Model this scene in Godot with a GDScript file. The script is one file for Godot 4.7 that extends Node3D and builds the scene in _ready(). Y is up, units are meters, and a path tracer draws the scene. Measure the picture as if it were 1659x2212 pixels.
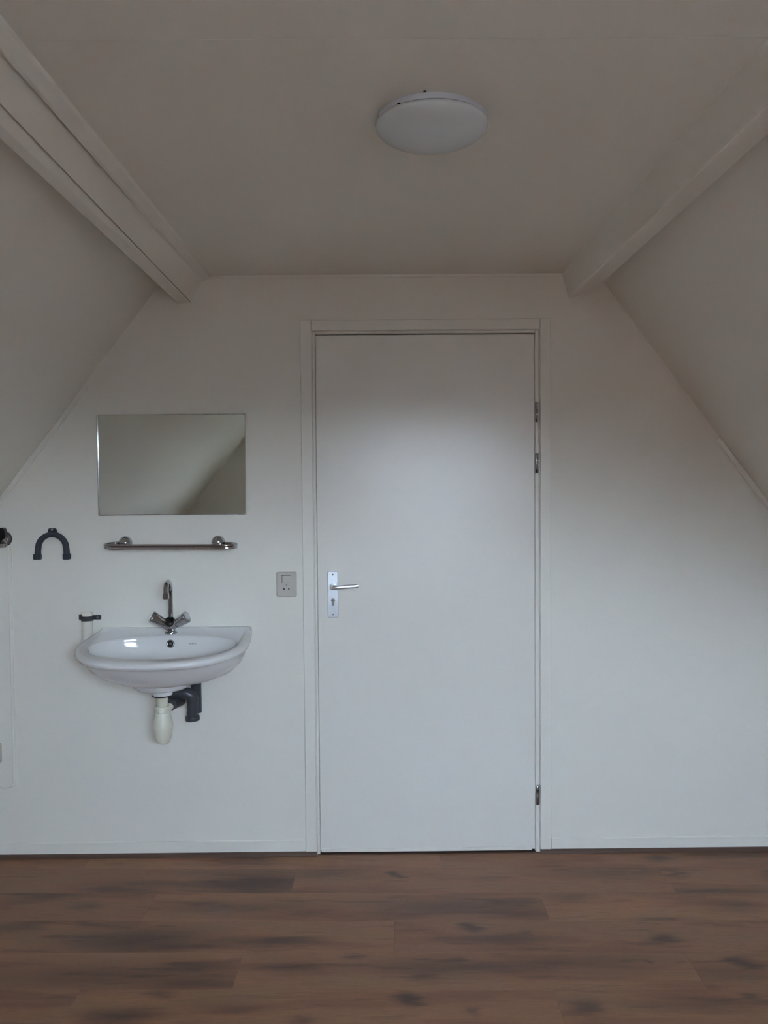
extends Node3D
# Attic room seen towards its door wall. x right, y up, z towards the camera; the door wall is the plane z = 0, the floor is y = 0.

const CEIL := 2.256          # ceiling height
const REAR := 3.8            # inner face of the gable wall behind the camera
const LX := -0.81            # where the left slope meets the ceiling
const RX := 0.847
const LFOOT := -2.56         # where the slopes meet the floor
const RFOOT := 2.55
const BX := -0.79            # washbasin centre

var M := {}
var used := {}

# ------------------------------------------------------------------ helpers
func numbered(called: String) -> String:
	if not used.has(called):
		used[called] = 0
		return called
	used[called] += 1
	return "%s_%03d" % [called, used[called]]

func thing(called: String, label: String, category: String, at := Vector3.ZERO, kind := "", group := "") -> Node3D:
	var o := Node3D.new()
	o.name = numbered(called)
	add_child(o)
	o.position = at
	meta(o, label, category, kind, group)
	return o

func meta(o: Node, label: String, category: String, kind := "", group := "") -> void:
	if label != "": o.set_meta("label", label)
	if category != "": o.set_meta("category", category)
	if kind != "": o.set_meta("kind", kind)
	if group != "": o.set_meta("group", group)

func mb() -> SurfaceTool:
	var st := SurfaceTool.new()
	st.begin(Mesh.PRIMITIVE_TRIANGLES)
	st.set_smooth_group(-1)
	return st

func obj(called: String, st: SurfaceTool, m: Material, parent: Node = null) -> MeshInstance3D:
	st.generate_normals()
	var o := MeshInstance3D.new()
	o.mesh = st.commit()
	o.material_override = m
	o.cast_shadow = GeometryInstance3D.SHADOW_CASTING_SETTING_ON
	if parent == null:
		o.name = numbered(called)
		add_child(o)
	else:
		o.name = called
		parent.add_child(o, true)
	return o

func tri(st: SurfaceTool, a: Vector3, b: Vector3, c: Vector3, out: Vector3) -> void:
	# out: a direction the face should look in
	if (b - a).cross(c - a).dot(out) > 0.0:      # Godot: front faces run clockwise
		var t := b; b = c; c = t
	st.add_vertex(a); st.add_vertex(b); st.add_vertex(c)

func quad(st: SurfaceTool, a: Vector3, b: Vector3, c: Vector3, d: Vector3, out: Vector3) -> void:
	tri(st, a, b, c, out)
	tri(st, a, c, d, out)

func box(st: SurfaceTool, lo: Vector3, hi: Vector3, bev := 0.0) -> void:
	# a box with chamfered edges
	var c := (lo + hi) * 0.5
	var h := (hi - lo) * 0.5
	bev = minf(bev, minf(h.x, minf(h.y, h.z)) * 0.9)
	var ax := [Vector3.RIGHT, Vector3.UP, Vector3.BACK]
	var pt := func(s: Vector3, f: int) -> Vector3:
		var p := Vector3.ZERO
		for k in 3:
			p[k] = c[k] + s[k] * (h[k] - (0.0 if k == f else bev))
		return p
	for f in 3:
		var u := (f + 1) % 3
		var v := (f + 2) % 3
		for s in [-1.0, 1.0]:
			var q: Array[Vector3] = []
			for e in [[-1, -1], [1, -1], [1, 1], [-1, 1]]:
				var g := Vector3.ZERO
				g[f] = s; g[u] = e[0]; g[v] = e[1]
				q.append(pt.call(g, f))
			quad(st, q[0], q[1], q[2], q[3], ax[f] * s)
	if bev <= 0.0: return
	for f in 3:
		var u := (f + 1) % 3
		var v := (f + 2) % 3
		for su in [-1.0, 1.0]:
			for sv in [-1.0, 1.0]:
				var g := Vector3.ZERO
				var g2 := Vector3.ZERO
				g[f] = -1; g[u] = su; g[v] = sv
				g2[f] = 1; g2[u] = su; g2[v] = sv
				quad(st, pt.call(g, u), pt.call(g2, u), pt.call(g2, v), pt.call(g, v), ax[u] * su + ax[v] * sv)
	for sx in [-1.0, 1.0]:
		for sy in [-1.0, 1.0]:
			for sz in [-1.0, 1.0]:
				var g := Vector3(sx, sy, sz)
				tri(st, pt.call(g, 0), pt.call(g, 1), pt.call(g, 2), g)

func prism(st: SurfaceTool, poly: PackedVector2Array, z0: float, z1: float) -> void:
	# extrudes an outline in x, y along z
	var n := poly.size()
	var area := 0.0
	for i in n: area += poly[i].cross(poly[(i + 1) % n])
	var s := 1.0 if area > 0.0 else -1.0
	var idx := Geometry2D.triangulate_polygon(poly)
	for k in range(0, idx.size(), 3):
		for e in [[z0, Vector3.FORWARD], [z1, Vector3.BACK]]:
			tri(st, v3(poly[idx[k]], e[0]), v3(poly[idx[k + 1]], e[0]), v3(poly[idx[k + 2]], e[0]), e[1])
	for i in n:
		var a := poly[i]
		var b := poly[(i + 1) % n]
		var d := (b - a)
		quad(st, v3(a, z0), v3(b, z0), v3(b, z1), v3(a, z1), Vector3(d.y, -d.x, 0) * s)

func loft(st: SurfaceTool, pa: PackedVector2Array, z0: float, pb: PackedVector2Array, z1: float) -> void:
	# joins two outlines with the same number of corners, one at each end
	var n := pa.size()
	var area := 0.0
	for i in n: area += pa[i].cross(pa[(i + 1) % n])
	var s := 1.0 if area > 0.0 else -1.0
	for i in n:
		var j := (i + 1) % n
		var d := pa[j] - pa[i]
		quad(st, v3(pa[i], z0), v3(pa[j], z0), v3(pb[j], z1), v3(pb[i], z1), Vector3(d.y, -d.x, 0) * s)
	for e in [[pa, z0, Vector3.FORWARD], [pb, z1, Vector3.BACK]]:
		var idx := Geometry2D.triangulate_polygon(e[0])
		for k in range(0, idx.size(), 3):
			tri(st, v3(e[0][idx[k]], e[1]), v3(e[0][idx[k + 1]], e[1]), v3(e[0][idx[k + 2]], e[1]), e[2])

func v3(p: Vector2, z: float) -> Vector3:
	return Vector3(p.x, p.y, z)

func lathe(st: SurfaceTool, segs: Array, n := 32, t := Transform3D.IDENTITY) -> void:
	# segs: profiles [Vector2(radius, height), ...]; each keeps a hard edge to the next
	var grp := 1
	for prof in segs:
		st.set_smooth_group(grp)
		grp += 1
		for i in prof.size() - 1:
			var p: Vector2 = prof[i]
			var q: Vector2 = prof[i + 1]
			for k in n:
				var a := TAU * k / n
				var b := TAU * (k + 1) / n
				var e := Vector2(q.y - p.y, p.x - q.x)
				var mid := (a + b) * 0.5
				var out := t.basis * Vector3(cos(mid) * e.x, e.y, sin(mid) * e.x)
				var p0 := t * Vector3(p.x * cos(a), p.y, p.x * sin(a))
				var p1 := t * Vector3(p.x * cos(b), p.y, p.x * sin(b))
				var q0 := t * Vector3(q.x * cos(a), q.y, q.x * sin(a))
				var q1 := t * Vector3(q.x * cos(b), q.y, q.x * sin(b))
				if p.x > 1e-6: tri(st, p0, p1, q1 if q.x > 1e-6 else q0, out)
				if q.x > 1e-6: tri(st, p0, q1, q0, out)
	st.set_smooth_group(-1)

func towards(at: Vector3, up: Vector3) -> Transform3D:
	# a frame at a point whose y axis looks along up
	var y := up.normalized()
	var x := y.cross(Vector3(0.31, 0.17, 0.93)).normalized()
	return Transform3D(Basis(x, y, x.cross(y)), at)

func tube(st: SurfaceTool, path: Array, r: float, n := 16, r2 := -1.0) -> void:
	# a round tube along points, with flat end caps
	var prof := PackedVector2Array()
	for k in n: prof.append(Vector2(cos(TAU * k / n), sin(TAU * k / n)) * r)
	sweep(st, path, prof, Vector3(0.02, 0.05, 1.0).normalized(), r2 / r if r2 > 0.0 else 1.0)

func sweep(st: SurfaceTool, path: Array, prof: PackedVector2Array, up: Vector3, end_scale := 1.0, smooth := true) -> void:
	var rings: Array = []
	var m := path.size()
	var last_u := up
	for i in m:
		var d: Vector3 = (path[mini(i + 1, m - 1)] - path[maxi(i - 1, 0)]).normalized()
		var x := d.cross(last_u)
		if x.length() < 1e-4: x = d.cross(Vector3.RIGHT)
		x = x.normalized()
		var u := x.cross(d).normalized()
		last_u = u
		var s: float = lerpf(1.0, end_scale, float(i) / (m - 1))
		var ring := PackedVector3Array()
		for p in prof: ring.append(path[i] + (x * p.x + u * p.y) * s)
		rings.append(ring)
	var n := prof.size()
	st.set_smooth_group(7 if smooth else -1)
	for i in m - 1:
		var c: Vector3 = (path[i] + path[i + 1]) * 0.5
		for k in n:
			var a: Vector3 = rings[i][k]
			var b: Vector3 = rings[i][(k + 1) % n]
			quad(st, a, b, rings[i + 1][(k + 1) % n], rings[i + 1][k], (a + b + rings[i + 1][k]) / 3.0 - c)
	st.set_smooth_group(-1)
	for e in [[0, path[0] - path[1]], [m - 1, path[m - 1] - path[m - 2]]]:
		for k in n:
			tri(st, path[e[0]], rings[e[0]][k], rings[e[0]][(k + 1) % n], e[1])

func rounded(w: float, h: float, r: float, c := Vector2.ZERO, n := 6) -> PackedVector2Array:
	var out := PackedVector2Array()
	for q in 4:
		var k := Vector2(w * 0.5 - r, h * 0.5 - r) * Vector2([1, -1, -1, 1][q], [1, 1, -1, -1][q])
		for i in n + 1:
			var a := PI * 0.5 * (q + float(i) / n)
			out.append(c + k + Vector2(cos(a), sin(a)) * r)
	return out

func plate(st: SurfaceTool, w: float, h: float, r: float, t: float, bev: float, c: Vector3) -> void:
	# a plate with round corners and a rounded front edge, standing on the plane z = c.z
	var cc := Vector2(c.x, c.y)
	var loops: Array = [[rounded(w, h, r, cc), c.z]]
	for k in 4:
		var a := PI * 0.5 * k / 3.0
		var ins := bev * (1.0 - cos(a))
		loops.append([rounded(w - 2 * ins, h - 2 * ins, maxf(r - ins, 0.0005), cc), c.z + t - bev + bev * sin(a)])
	for i in loops.size() - 1:
		var n: int = loops[i][0].size()
		for k in n:
			var p: Vector2 = loops[i][0][k]
			var q: Vector2 = loops[i][0][(k + 1) % n]
			var mid := (p + q) * 0.5 - cc
			st.set_smooth_group(3)
			quad(st, v3(p, loops[i][1]), v3(q, loops[i][1]), v3(loops[i + 1][0][(k + 1) % n], loops[i + 1][1]), v3(loops[i + 1][0][k], loops[i + 1][1]), Vector3(mid.x, mid.y, 0.02))
	st.set_smooth_group(-1)
	var f = loops[-1]
	for k in f[0].size():
		tri(st, v3(cc, f[1]), v3(f[0][k], f[1]), v3(f[0][(k + 1) % f[0].size()], f[1]), Vector3.BACK)

func disc(st: SurfaceTool, r: float, t: float, at: Vector3, up: Vector3, n := 24, bev := 0.001) -> void:
	lathe(st, [[Vector2(r, 0), Vector2(r, t - bev)], [Vector2(r, t - bev), Vector2(r - bev, t)], [Vector2(r - bev, t), Vector2(0, t)]], n, towards(at, up))

func bezier(a: Vector3, b: Vector3, c: Vector3, d: Vector3, n := 12) -> Array:
	var out: Array = []
	for i in n + 1: out.append(a.bezier_interpolate(b, c, d, float(i) / n))
	return out

func mat(c: Color, rough: float, metal := 0.0, spec := 0.5) -> StandardMaterial3D:
	var m := StandardMaterial3D.new()
	m.albedo_color = c
	m.roughness = rough
	m.metallic = metal
	m.metallic_specular = spec
	return m

func left_x(y: float) -> float: return lerpf(LFOOT, LX, y / CEIL)
func right_x(y: float) -> float: return lerpf(RFOOT, RX, y / CEIL)

# ------------------------------------------------------------------ scene
func _ready() -> void:
	var cam := Camera3D.new()
	cam.name = "camera"
	cam.transform = Transform3D(Basis(Vector3.UP, -0.00614) * Basis(Vector3.RIGHT, -0.03419) * Basis(Vector3.BACK, -0.00788), Vector3(0, 1.4546, 3.2316))
	cam.fov = 63.14
	cam.near = 0.05
	add_child(cam)
	cam.current = true

	var sky_m := ProceduralSkyMaterial.new()      # an overcast sky, darker at the horizon, over dark ground
	sky_m.sky_top_color = Color(0.80, 0.895, 1.0)
	sky_m.sky_horizon_color = Color(0.61, 0.65, 0.70)
	sky_m.sky_curve = 0.2
	sky_m.ground_bottom_color = Color(0.10, 0.095, 0.085)
	sky_m.ground_horizon_color = Color(0.13, 0.13, 0.12)
	sky_m.sky_energy_multiplier = 1.0
	sky_m.sun_angle_max = 0.0
	var sky := Sky.new()
	sky.sky_material = sky_m
	var env := Environment.new()
	env.background_mode = Environment.BG_SKY
	env.sky = sky
	env.background_energy_multiplier = 6.0
	env.ambient_light_source = Environment.AMBIENT_SOURCE_DISABLED
	env.tonemap_mode = Environment.TONE_MAPPER_LINEAR
	env.tonemap_exposure = 12.5
	env.sdfgi_enabled = true
	env.ssao_enabled = true
	env.ssil_enabled = true
	var we := WorldEnvironment.new()
	we.name = "environment"
	we.environment = env
	add_child(we)

	materials()
	room()
	ceiling_and_beams()
	floor_planks()
	door()
	basin()
	mixer()
	trap()
	pipes()
	wall_things()
	lamp()
	outside()

func materials() -> void:
	M.wall = mat(Color(0.947, 0.935, 0.898), 0.62)
	M.ceil = mat(Color(0.947, 0.935, 0.895), 0.7)
	M.trim = mat(Color(0.947, 0.935, 0.898), 0.42)
	M.door = mat(Color(0.945, 0.932, 0.902), 0.27)
	M.ceramic = mat(Color(0.925, 0.92, 0.915), 0.07)
	M.chrome = mat(Color(0.70, 0.70, 0.71), 0.07, 1.0)
	M.alu = mat(Color(0.86, 0.87, 0.89), 0.33, 1.0)
	M.steel = mat(Color(0.62, 0.61, 0.60), 0.3, 1.0)
	M.oldsteel = mat(Color(0.38, 0.36, 0.35), 0.42, 1.0)
	M.mirror = mat(Color(0.86, 0.87, 0.85), 0.03, 1.0)
	M.black = mat(Color(0.03, 0.03, 0.035), 0.3)
	M.dark = mat(Color(0.05, 0.045, 0.045), 0.6)
	M.grey = mat(Color(0.27, 0.275, 0.295), 0.32)
	M.hook = mat(Color(0.20, 0.225, 0.26), 0.5)
	M.clip = mat(Color(0.19, 0.205, 0.22), 0.5)
	M.pvc = mat(Color(0.93, 0.91, 0.86), 0.35)
	M.trap = mat(Color(0.91, 0.895, 0.82), 0.3)
	M.beige = mat(Color(0.80, 0.775, 0.735), 0.35)
	M.opal = mat(Color(0.86, 0.89, 0.90), 0.25)
	M.lampbase = mat(Color(0.88, 0.90, 0.93), 0.35)
	M.bead = mat(Color(0.35, 0.262, 0.215), 0.5)
	M.seam = mat(Color(0.30, 0.28, 0.26), 0.8)
	M.joint = mat(Color(0.70, 0.67, 0.62), 0.8)
	M.brick = mat(Color(0.42, 0.27, 0.22), 0.9)
	M.roof = mat(Color(0.22, 0.19, 0.18), 0.9)
	M.ink = mat(Color(0.28, 0.29, 0.33), 0.4)
	var g := mat(Color(0.95, 0.98, 0.97, 0.06), 0.02)
	g.transparency = BaseMaterial3D.TRANSPARENCY_ALPHA
	M.glass = g

func room() -> void:
	# door wall, in one piece around the door opening
	var dl := -0.253
	var dr := 0.624
	var dt := 2.042
	var st := mb()
	prism(st, [Vector2(LFOOT - 0.1, -0.05), Vector2(dl, -0.05), Vector2(dl, 2.4), Vector2(LX - 0.1, 2.4)], -0.14, 0.0)
	prism(st, [Vector2(dr, -0.05), Vector2(RFOOT + 0.1, -0.05), Vector2(RX + 0.1, 2.4), Vector2(dr, 2.4)], -0.14, 0.0)
	prism(st, [Vector2(dl, dt), Vector2(dr, dt), Vector2(dr, 2.4), Vector2(dl, 2.4)], -0.14, 0.0)
	meta(obj("wall_back", st, M.wall), "white painted end wall with the door and the washbasin", "wall", "structure")
	# gable wall behind the camera with its window opening
	var wl := WX0
	var wr := WX1
	st = mb()
	prism(st, [Vector2(LFOOT - 0.1, -0.05), Vector2(wl, -0.05), Vector2(wl, 2.4), Vector2(LX - 0.1, 2.4)], REAR, REAR + 0.25)
	prism(st, [Vector2(wr, -0.05), Vector2(RFOOT + 0.1, -0.05), Vector2(maxf(RX + 0.1, wr + 0.05), 2.4), Vector2(wr, 2.4)], REAR, REAR + 0.25)
	prism(st, [Vector2(wl, -0.05), Vector2(wr, -0.05), Vector2(wr, WY0), Vector2(wl, WY0)], REAR, REAR + 0.25)
	prism(st, [Vector2(wl, WY1), Vector2(wr, WY1), Vector2(wr, 2.4), Vector2(wl, 2.4)], REAR, REAR + 0.25)
	meta(obj("wall_rear", st, M.wall), "white gable wall with the window facing the door wall", "wall", "structure")
	var win := thing("window_1", "white framed attic window in the gable wall", "window", Vector3(0, 0, REAR), "structure")
	st = mb()
	for b in [[WX0, WY0, WX1, WY0 + 0.035], [WX0, WY1 - 0.035, WX1, WY1], [WX0, WY0, WX0 + 0.035, WY1], [WX1 - 0.035, WY0, WX1, WY1]]:
		box(st, Vector3(b[0], b[1], 0.14), Vector3(b[2], b[3], 0.20), 0.004)
	obj("window_frame", st, M.trim, win)
	st = mb()
	box(st, Vector3(WX0 + 0.03, WY0 + 0.03, 0.168), Vector3(WX1 - 0.03, WY1 - 0.03, 0.172))
	obj("pane", st, M.glass, win)
	# roof slopes
	st = mb()
	prism(st, [Vector2(LFOOT - 0.04, -0.05), Vector2(LFOOT, 0), Vector2(LX, CEIL), Vector2(LX, 2.45), Vector2(LX - 0.12, 2.45), Vector2(LFOOT - 0.2, -0.05)], -0.14, REAR + 0.25)
	meta(obj("wall_left", st, M.wall), "white sloping roof wall on the washbasin side", "wall", "structure")
	st = mb()
	prism(st, [Vector2(RFOOT + 0.04, -0.05), Vector2(RFOOT, 0), Vector2(RX, CEIL), Vector2(RX, 2.45), Vector2(RX + 0.12, 2.45), Vector2(RFOOT + 0.2, -0.05)], -0.14, REAR + 0.25)
	meta(obj("wall_right", st, M.wall), "white sloping roof wall on the door hinge side", "wall", "structure")
	# thin strips where the slopes meet the door wall
	for s in [[left_x(0.02), left_x(1.84), 1.0, 1.84, "thin white strip where the left slope meets the door wall"], [right_x(0.02), right_x(1.62), -1.0, 1.62, "thin white strip where the right slope meets the door wall"]]:
		st = mb()
		var a := Vector3(s[0] + s[2] * 0.012, 0.02, 0.002)
		var b := Vector3(s[1] + s[2] * 0.012, s[3], 0.002)
		sweep(st, [a, b], PackedVector2Array([Vector2(-0.011, -0.002), Vector2(0.011, -0.002), Vector2(0.011, 0.002), Vector2(0.007, 0.006), Vector2(-0.007, 0.006), Vector2(-0.011, 0.002)]), Vector3.BACK, 1.0, false)
		meta(obj("trim_%d" % (1 if s[2] > 0 else 2), st, M.trim), s[4], "trim", "structure")
	# skirting
	st = mb()
	box(st, Vector3(left_x(0.03) + 0.01, 0.0, 0.0), Vector3(-0.297, 0.059, 0.007), 0.003)
	meta(obj("baseboard_left", st, M.trim), "low white skirting board below the washbasin", "skirting", "structure")
	st = mb()
	box(st, Vector3(0.667, 0.0, 0.0), Vector3(right_x(0.03) - 0.01, 0.057, 0.007), 0.003)
	meta(obj("baseboard_right", st, M.trim), "low white skirting board right of the door", "skirting", "structure")
	for s in [[left_x(0.0) + 0.03, -0.253, "trim_3", "thin brown wooden bead along the floor left of the door"], [0.624, right_x(0.0) - 0.03, "trim_4", "thin brown wooden bead along the floor right of the door"]]:
		st = mb()
		var prof := PackedVector2Array()
		prof.append(Vector2(0, 0))
		for k in 6: prof.append(Vector2(-sin(PI * 0.5 * k / 5.0) * 0.014, cos(PI * 0.5 * k / 5.0) * 0.014))
		sweep(st, [Vector3(s[0], 0, 0.007), Vector3(s[1], 0, 0.007)], PackedVector2Array(Array(prof).map(func(p): return Vector2(-p.x, p.y))), Vector3.UP, 1.0, false)
		meta(obj(s[2], st, M.bead), s[3], "trim", "structure")

const IMPZ := 0.1112
const WX0 := -0.10
const WX1 := 1.04
const WY0 := 1.30
const WY1 := 1.93

func ceiling_and_beams() -> void:
	var c := thing("ceiling", "off-white flat ceiling of wide boards above the door wall", "ceiling", Vector3.ZERO, "structure")
	var st := mb()
	box(st, Vector3(LX - 0.2, CEIL + 0.01, -0.14), Vector3(RX + 0.2, CEIL + 0.12, REAR + 0.25))
	obj("backing", st, M.seam, c)
	var cuts := [-0.02, 1.70, REAR + 0.02]
	for i in 2:
		st = mb()
		box(st, Vector3(LX - 0.02, CEIL, cuts[i] + 0.0006), Vector3(RX + 0.02, CEIL + 0.012, cuts[i + 1] - 0.0006), 0.0006)
		obj("panel", st, M.ceil, c)
	# purlins under both slopes
	st = mb()
	# the left one lies a little skew: its lower edge rises towards the window
	var up := 0.017 * REAR
	var near_end: PackedVector2Array = [Vector2(-0.66, CEIL), Vector2(-0.713, 2.162), Vector2(-0.716, 2.158), Vector2(-0.721, 2.1555), Vector2(-0.760, 2.151), Vector2(-0.765, 2.153), Vector2(-0.775, 2.235), Vector2(LX, CEIL)]
	var far_end: PackedVector2Array = [Vector2(-0.66, CEIL), Vector2(-0.713, 2.162 + up), Vector2(-0.716, 2.158 + up), Vector2(-0.721, 2.1555 + up), Vector2(-0.760, 2.151 + up * 0.4), Vector2(-0.765, 2.153 + up * 0.4), Vector2(-0.775, 2.235), Vector2(LX, CEIL)]
	loft(st, near_end, 0.0, far_end, REAR)
	var b := obj("beam", st, M.trim)
	meta(b, "white boxed roof beam along the left slope, above the mirror", "beam", "structure")
	st = mb()
	prism(st, [Vector2(-0.636, CEIL), Vector2(-0.640, 2.248), Vector2(-0.664, 2.237), Vector2(-0.673, 2.236), Vector2(-0.661, CEIL)], 0.0, REAR)
	obj("cove_strip", st, M.trim, b)
	st = mb()
	var jn: PackedVector2Array = [Vector2(-0.7150, 2.1545), Vector2(-0.7150, 2.1567), Vector2(-0.7172, 2.1567), Vector2(-0.7172, 2.1545)]
	var jf := PackedVector2Array()
	for p in jn: jf.append(p + Vector2(0, up))
	loft(st, jn, 0.0, jf, REAR)
	obj("joint", st, M.joint, b)
	st = mb()
	prism(st, [Vector2(0.712, CEIL), Vector2(0.735, 2.168), Vector2(0.738, 2.163), Vector2(0.744, 2.1625), Vector2(0.829, 2.188), Vector2(0.834, 2.193), Vector2(0.842, 2.245), Vector2(RX, CEIL)], 0.0, REAR)
	meta(obj("beam", st, M.trim), "white boxed roof beam along the right slope, right of the door", "beam", "structure")
	st = mb()
	prism(st, [Vector2(-0.645, CEIL), Vector2(0.713, CEIL), Vector2(0.715, 2.246), Vector2(-0.645, 2.246)], 0.0, 0.008)
	meta(obj("trim_5", st, M.trim), "narrow white strip between ceiling and door wall", "trim", "structure")

# dark figure of the wood that can be made out in the photograph: x, z, half length, half width, strength
const FIGURE := [
	[-1.194, 0.311, 0.080, 0.035, 0.55], [-0.982, 0.256, 0.098, 0.045, 0.35], [-0.600, 0.149, 0.143, 0.022, 0.30], [-0.830, 0.229, 0.148, 0.016, 0.45],
	[-0.450, 0.241, 0.144, 0.066, 0.80], [-0.612, 0.381, 0.078, 0.026, 0.60], [-0.498, 0.410, 0.301, 0.041, 0.45], [-1.027, 0.388, 0.049, 0.025, 0.40],
	[-1.196, 0.517, 0.086, 0.041, 0.50], [-1.010, 0.584, 0.066, 0.018, 0.50], [-0.775, 0.612, 0.189, 0.066, 0.75], [-0.312, 0.622, 0.113, 0.022, 0.60],
	[-0.773, 0.805, 0.362, 0.065, 0.55], [-0.567, 0.772, 0.119, 0.036, 0.70], [-0.073, 0.714, 0.029, 0.015, 0.70], [-0.612, 0.893, 0.037, 0.017, 0.50],
	[-0.704, 0.985, 0.078, 0.026, 0.80], [-0.403, 0.955, 0.088, 0.022, 0.35], [-0.204, 1.016, 0.033, 0.017, 0.50], [-0.254, 0.774, 0.081, 0.043, 0.30],
	[0.050, 0.177, 0.024, 0.017, 0.80], [-0.208, 0.163, 0.115, 0.034, 0.40], [1.076, 0.072, 0.048, 0.029, 0.60], [1.098, 0.199, 0.032, 0.030, 0.60],
	[0.868, 0.182, 0.178, 0.041, 0.40], [0.666, 0.355, 0.082, 0.035, 0.45], [0.275, 0.423, 0.268, 0.062, 0.60], [0.435, 0.396, 0.120, 0.028, 0.70],
	[0.296, 0.550, 0.029, 0.023, 0.80], [1.124, 0.346, 0.227, 0.025, 0.40], [1.209, 0.436, 0.093, 0.041, 0.35], [0.943, 0.520, 0.087, 0.017, 0.50],
	[0.988, 0.524, 0.024, 0.018, 0.60], [0.910, 0.637, 0.041, 0.030, 0.80], [0.389, 0.620, 0.129, 0.026, 0.35], [0.487, 0.596, 0.023, 0.014, 0.50],
	[0.234, 0.742, 0.030, 0.023, 0.80], [0.197, 0.777, 0.191, 0.040, 0.55], [0.617, 0.761, 0.211, 0.053, 0.45], [0.148, 0.822, 0.046, 0.022, 0.70],
	[0.831, 0.764, 0.010, 0.012, 0.60], [0.909, 0.763, 0.030, 0.015, 0.40], [1.104, 0.778, 0.037, 0.042, 0.70], [0.085, 0.926, 0.028, 0.024, 0.85],
	[0.265, 0.983, 0.017, 0.015, 0.50], [0.574, 0.975, 0.049, 0.034, 0.70], [0.902, 0.969, 0.158, 0.024, 0.40], [1.069, 0.946, 0.03, 0.016, 0.50]]
const PLANK_LONG := 1.364
const PLANK_WIDE := 0.189
const FLOOR_TURN := 0.02

func plank_material(x0: float, z0: float, sd: int) -> StandardMaterial3D:
	var w := 704
	var h := 100
	var rng := RandomNumberGenerator.new()
	rng.seed = sd * 77 + 5
	var warp := FastNoiseLite.new()
	warp.seed = sd * 3 + 1
	warp.frequency = 1.0
	warp.fractal_octaves = 3
	var grain := FastNoiseLite.new()
	grain.seed = sd * 3 + 2
	grain.frequency = 1.0
	grain.fractal_octaves = 3
	var marks: Array = []
	for f in FIGURE:
		var q := Vector2(f[0], f[1] - f[0] * FLOOR_TURN)
		if q.x > x0 and q.x < x0 + PLANK_LONG and q.y > z0 and q.y < z0 + PLANK_WIDE:
			marks.append([q.x - x0, q.y - z0, f[2] * 1.05, f[3] * 0.95, f[4]])
	if marks.size() < 2:
		for k in 3:
			marks.append([rng.randf() * PLANK_LONG, rng.randf() * PLANK_WIDE, rng.randf_range(0.04, 0.2), rng.randf_range(0.015, 0.04), rng.randf_range(0.3, 0.7)])
	var tone := rng.randf_range(-0.06, 0.06)
	var base := Color(0.560, 0.405, 0.290)
	var deep := Color(0.272, 0.186, 0.142)
	var ruddy := Color(0.590, 0.400, 0.282)
	var im := Image.create(w, h, false, Image.FORMAT_RGB8)
	for j in h:
		var pz := (j + 0.5) / h * PLANK_WIDE
		for i in w:
			var px := (i + 0.5) / w * PLANK_LONG
			var n1 := warp.get_noise_2d(px * 3.0, pz * 22.0)
			var n2 := grain.get_noise_2d(px * 9.0, pz * 260.0)
			var n3 := warp.get_noise_2d(px * 1.1 + 40.0, pz * 7.0)
			var n4 := grain.get_noise_2d(px * 40.0 + 9.0, pz * 700.0)
			var k := 0.0
			for m in marks:
				var dx: float = (px - m[0] + n1 * 0.05) / m[2]
				var dz: float = (pz - m[1] + n1 * 0.022) / m[3]
				var d := dx * dx + dz * dz
				if d < 4.0:
					k = maxf(k, m[4] * exp(-d * (0.6 if m[2] > 0.06 else 0.8)) * (1.0 + 0.35 * n2))
			k += clampf(n3 * 0.7 - 0.06, 0.0, 0.25) + clampf(n1 * 1.0 - 0.30, 0.0, 0.2)
			var c := base.lerp(ruddy, clampf(0.5 + n3 * 1.6, 0.0, 1.0)).lerp(deep, clampf(k, 0.0, 0.92))
			var g := 1.0 + tone + n2 * 0.07 + n4 * 0.06 + n1 * 0.04
			im.set_pixel(i, j, Color(c.r * g, c.g * g, c.b * g))
	im.generate_mipmaps()
	var mt := mat(Color.WHITE, 0.46)
	mt.albedo_texture = ImageTexture.create_from_image(im)
	return mt

func floor_planks() -> void:
	var fl := thing("floor", "brown wood-look laminate floor of long planks with dark knots", "floor", Vector3.ZERO, "structure")
	var st := mb()
	box(st, Vector3(LFOOT - 0.1, -0.12, -0.14), Vector3(RFOOT + 0.1, -0.009, REAR + 0.25))
	obj("screed", st, M.dark, fl)
	var shift := [0.227, -0.318, 0.568, 0.051, -0.417, 0.509]
	var mats := []
	var count := 0
	var rng := RandomNumberGenerator.new()
	rng.seed = 11
	var turn := Basis(Vector3.UP, -atan(FLOOR_TURN))
	for r in 38:
		var z0 := -0.061 + PLANK_WIDE * r
		var z1 := z0 + PLANK_WIDE
		if r == 0: z0 = -0.035
		if z0 > REAR: break
		var off: float = shift[r] if r < 6 else rng.randf() * PLANK_LONG
		var x0: float = off - PLANK_LONG * ceil((off - LFOOT) / PLANK_LONG)
		while x0 < RFOOT:
			var m: StandardMaterial3D
			if r < 6 and x0 + PLANK_LONG > -1.3 and x0 < 1.3:
				m = plank_material(x0, -0.061 + PLANK_WIDE * r, count)
				mats.append(m)
			elif mats.size() > 0:
				m = mats[(count * 7) % mats.size()]
			else:
				m = plank_material(x0, z0, 90)
				mats.append(m)
			plank(fl, maxf(x0, LFOOT + 0.02), minf(x0 + PLANK_LONG, RFOOT - 0.02), z0, minf(z1, REAR), x0, m, turn)
			count += 1
			x0 += PLANK_LONG

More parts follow.
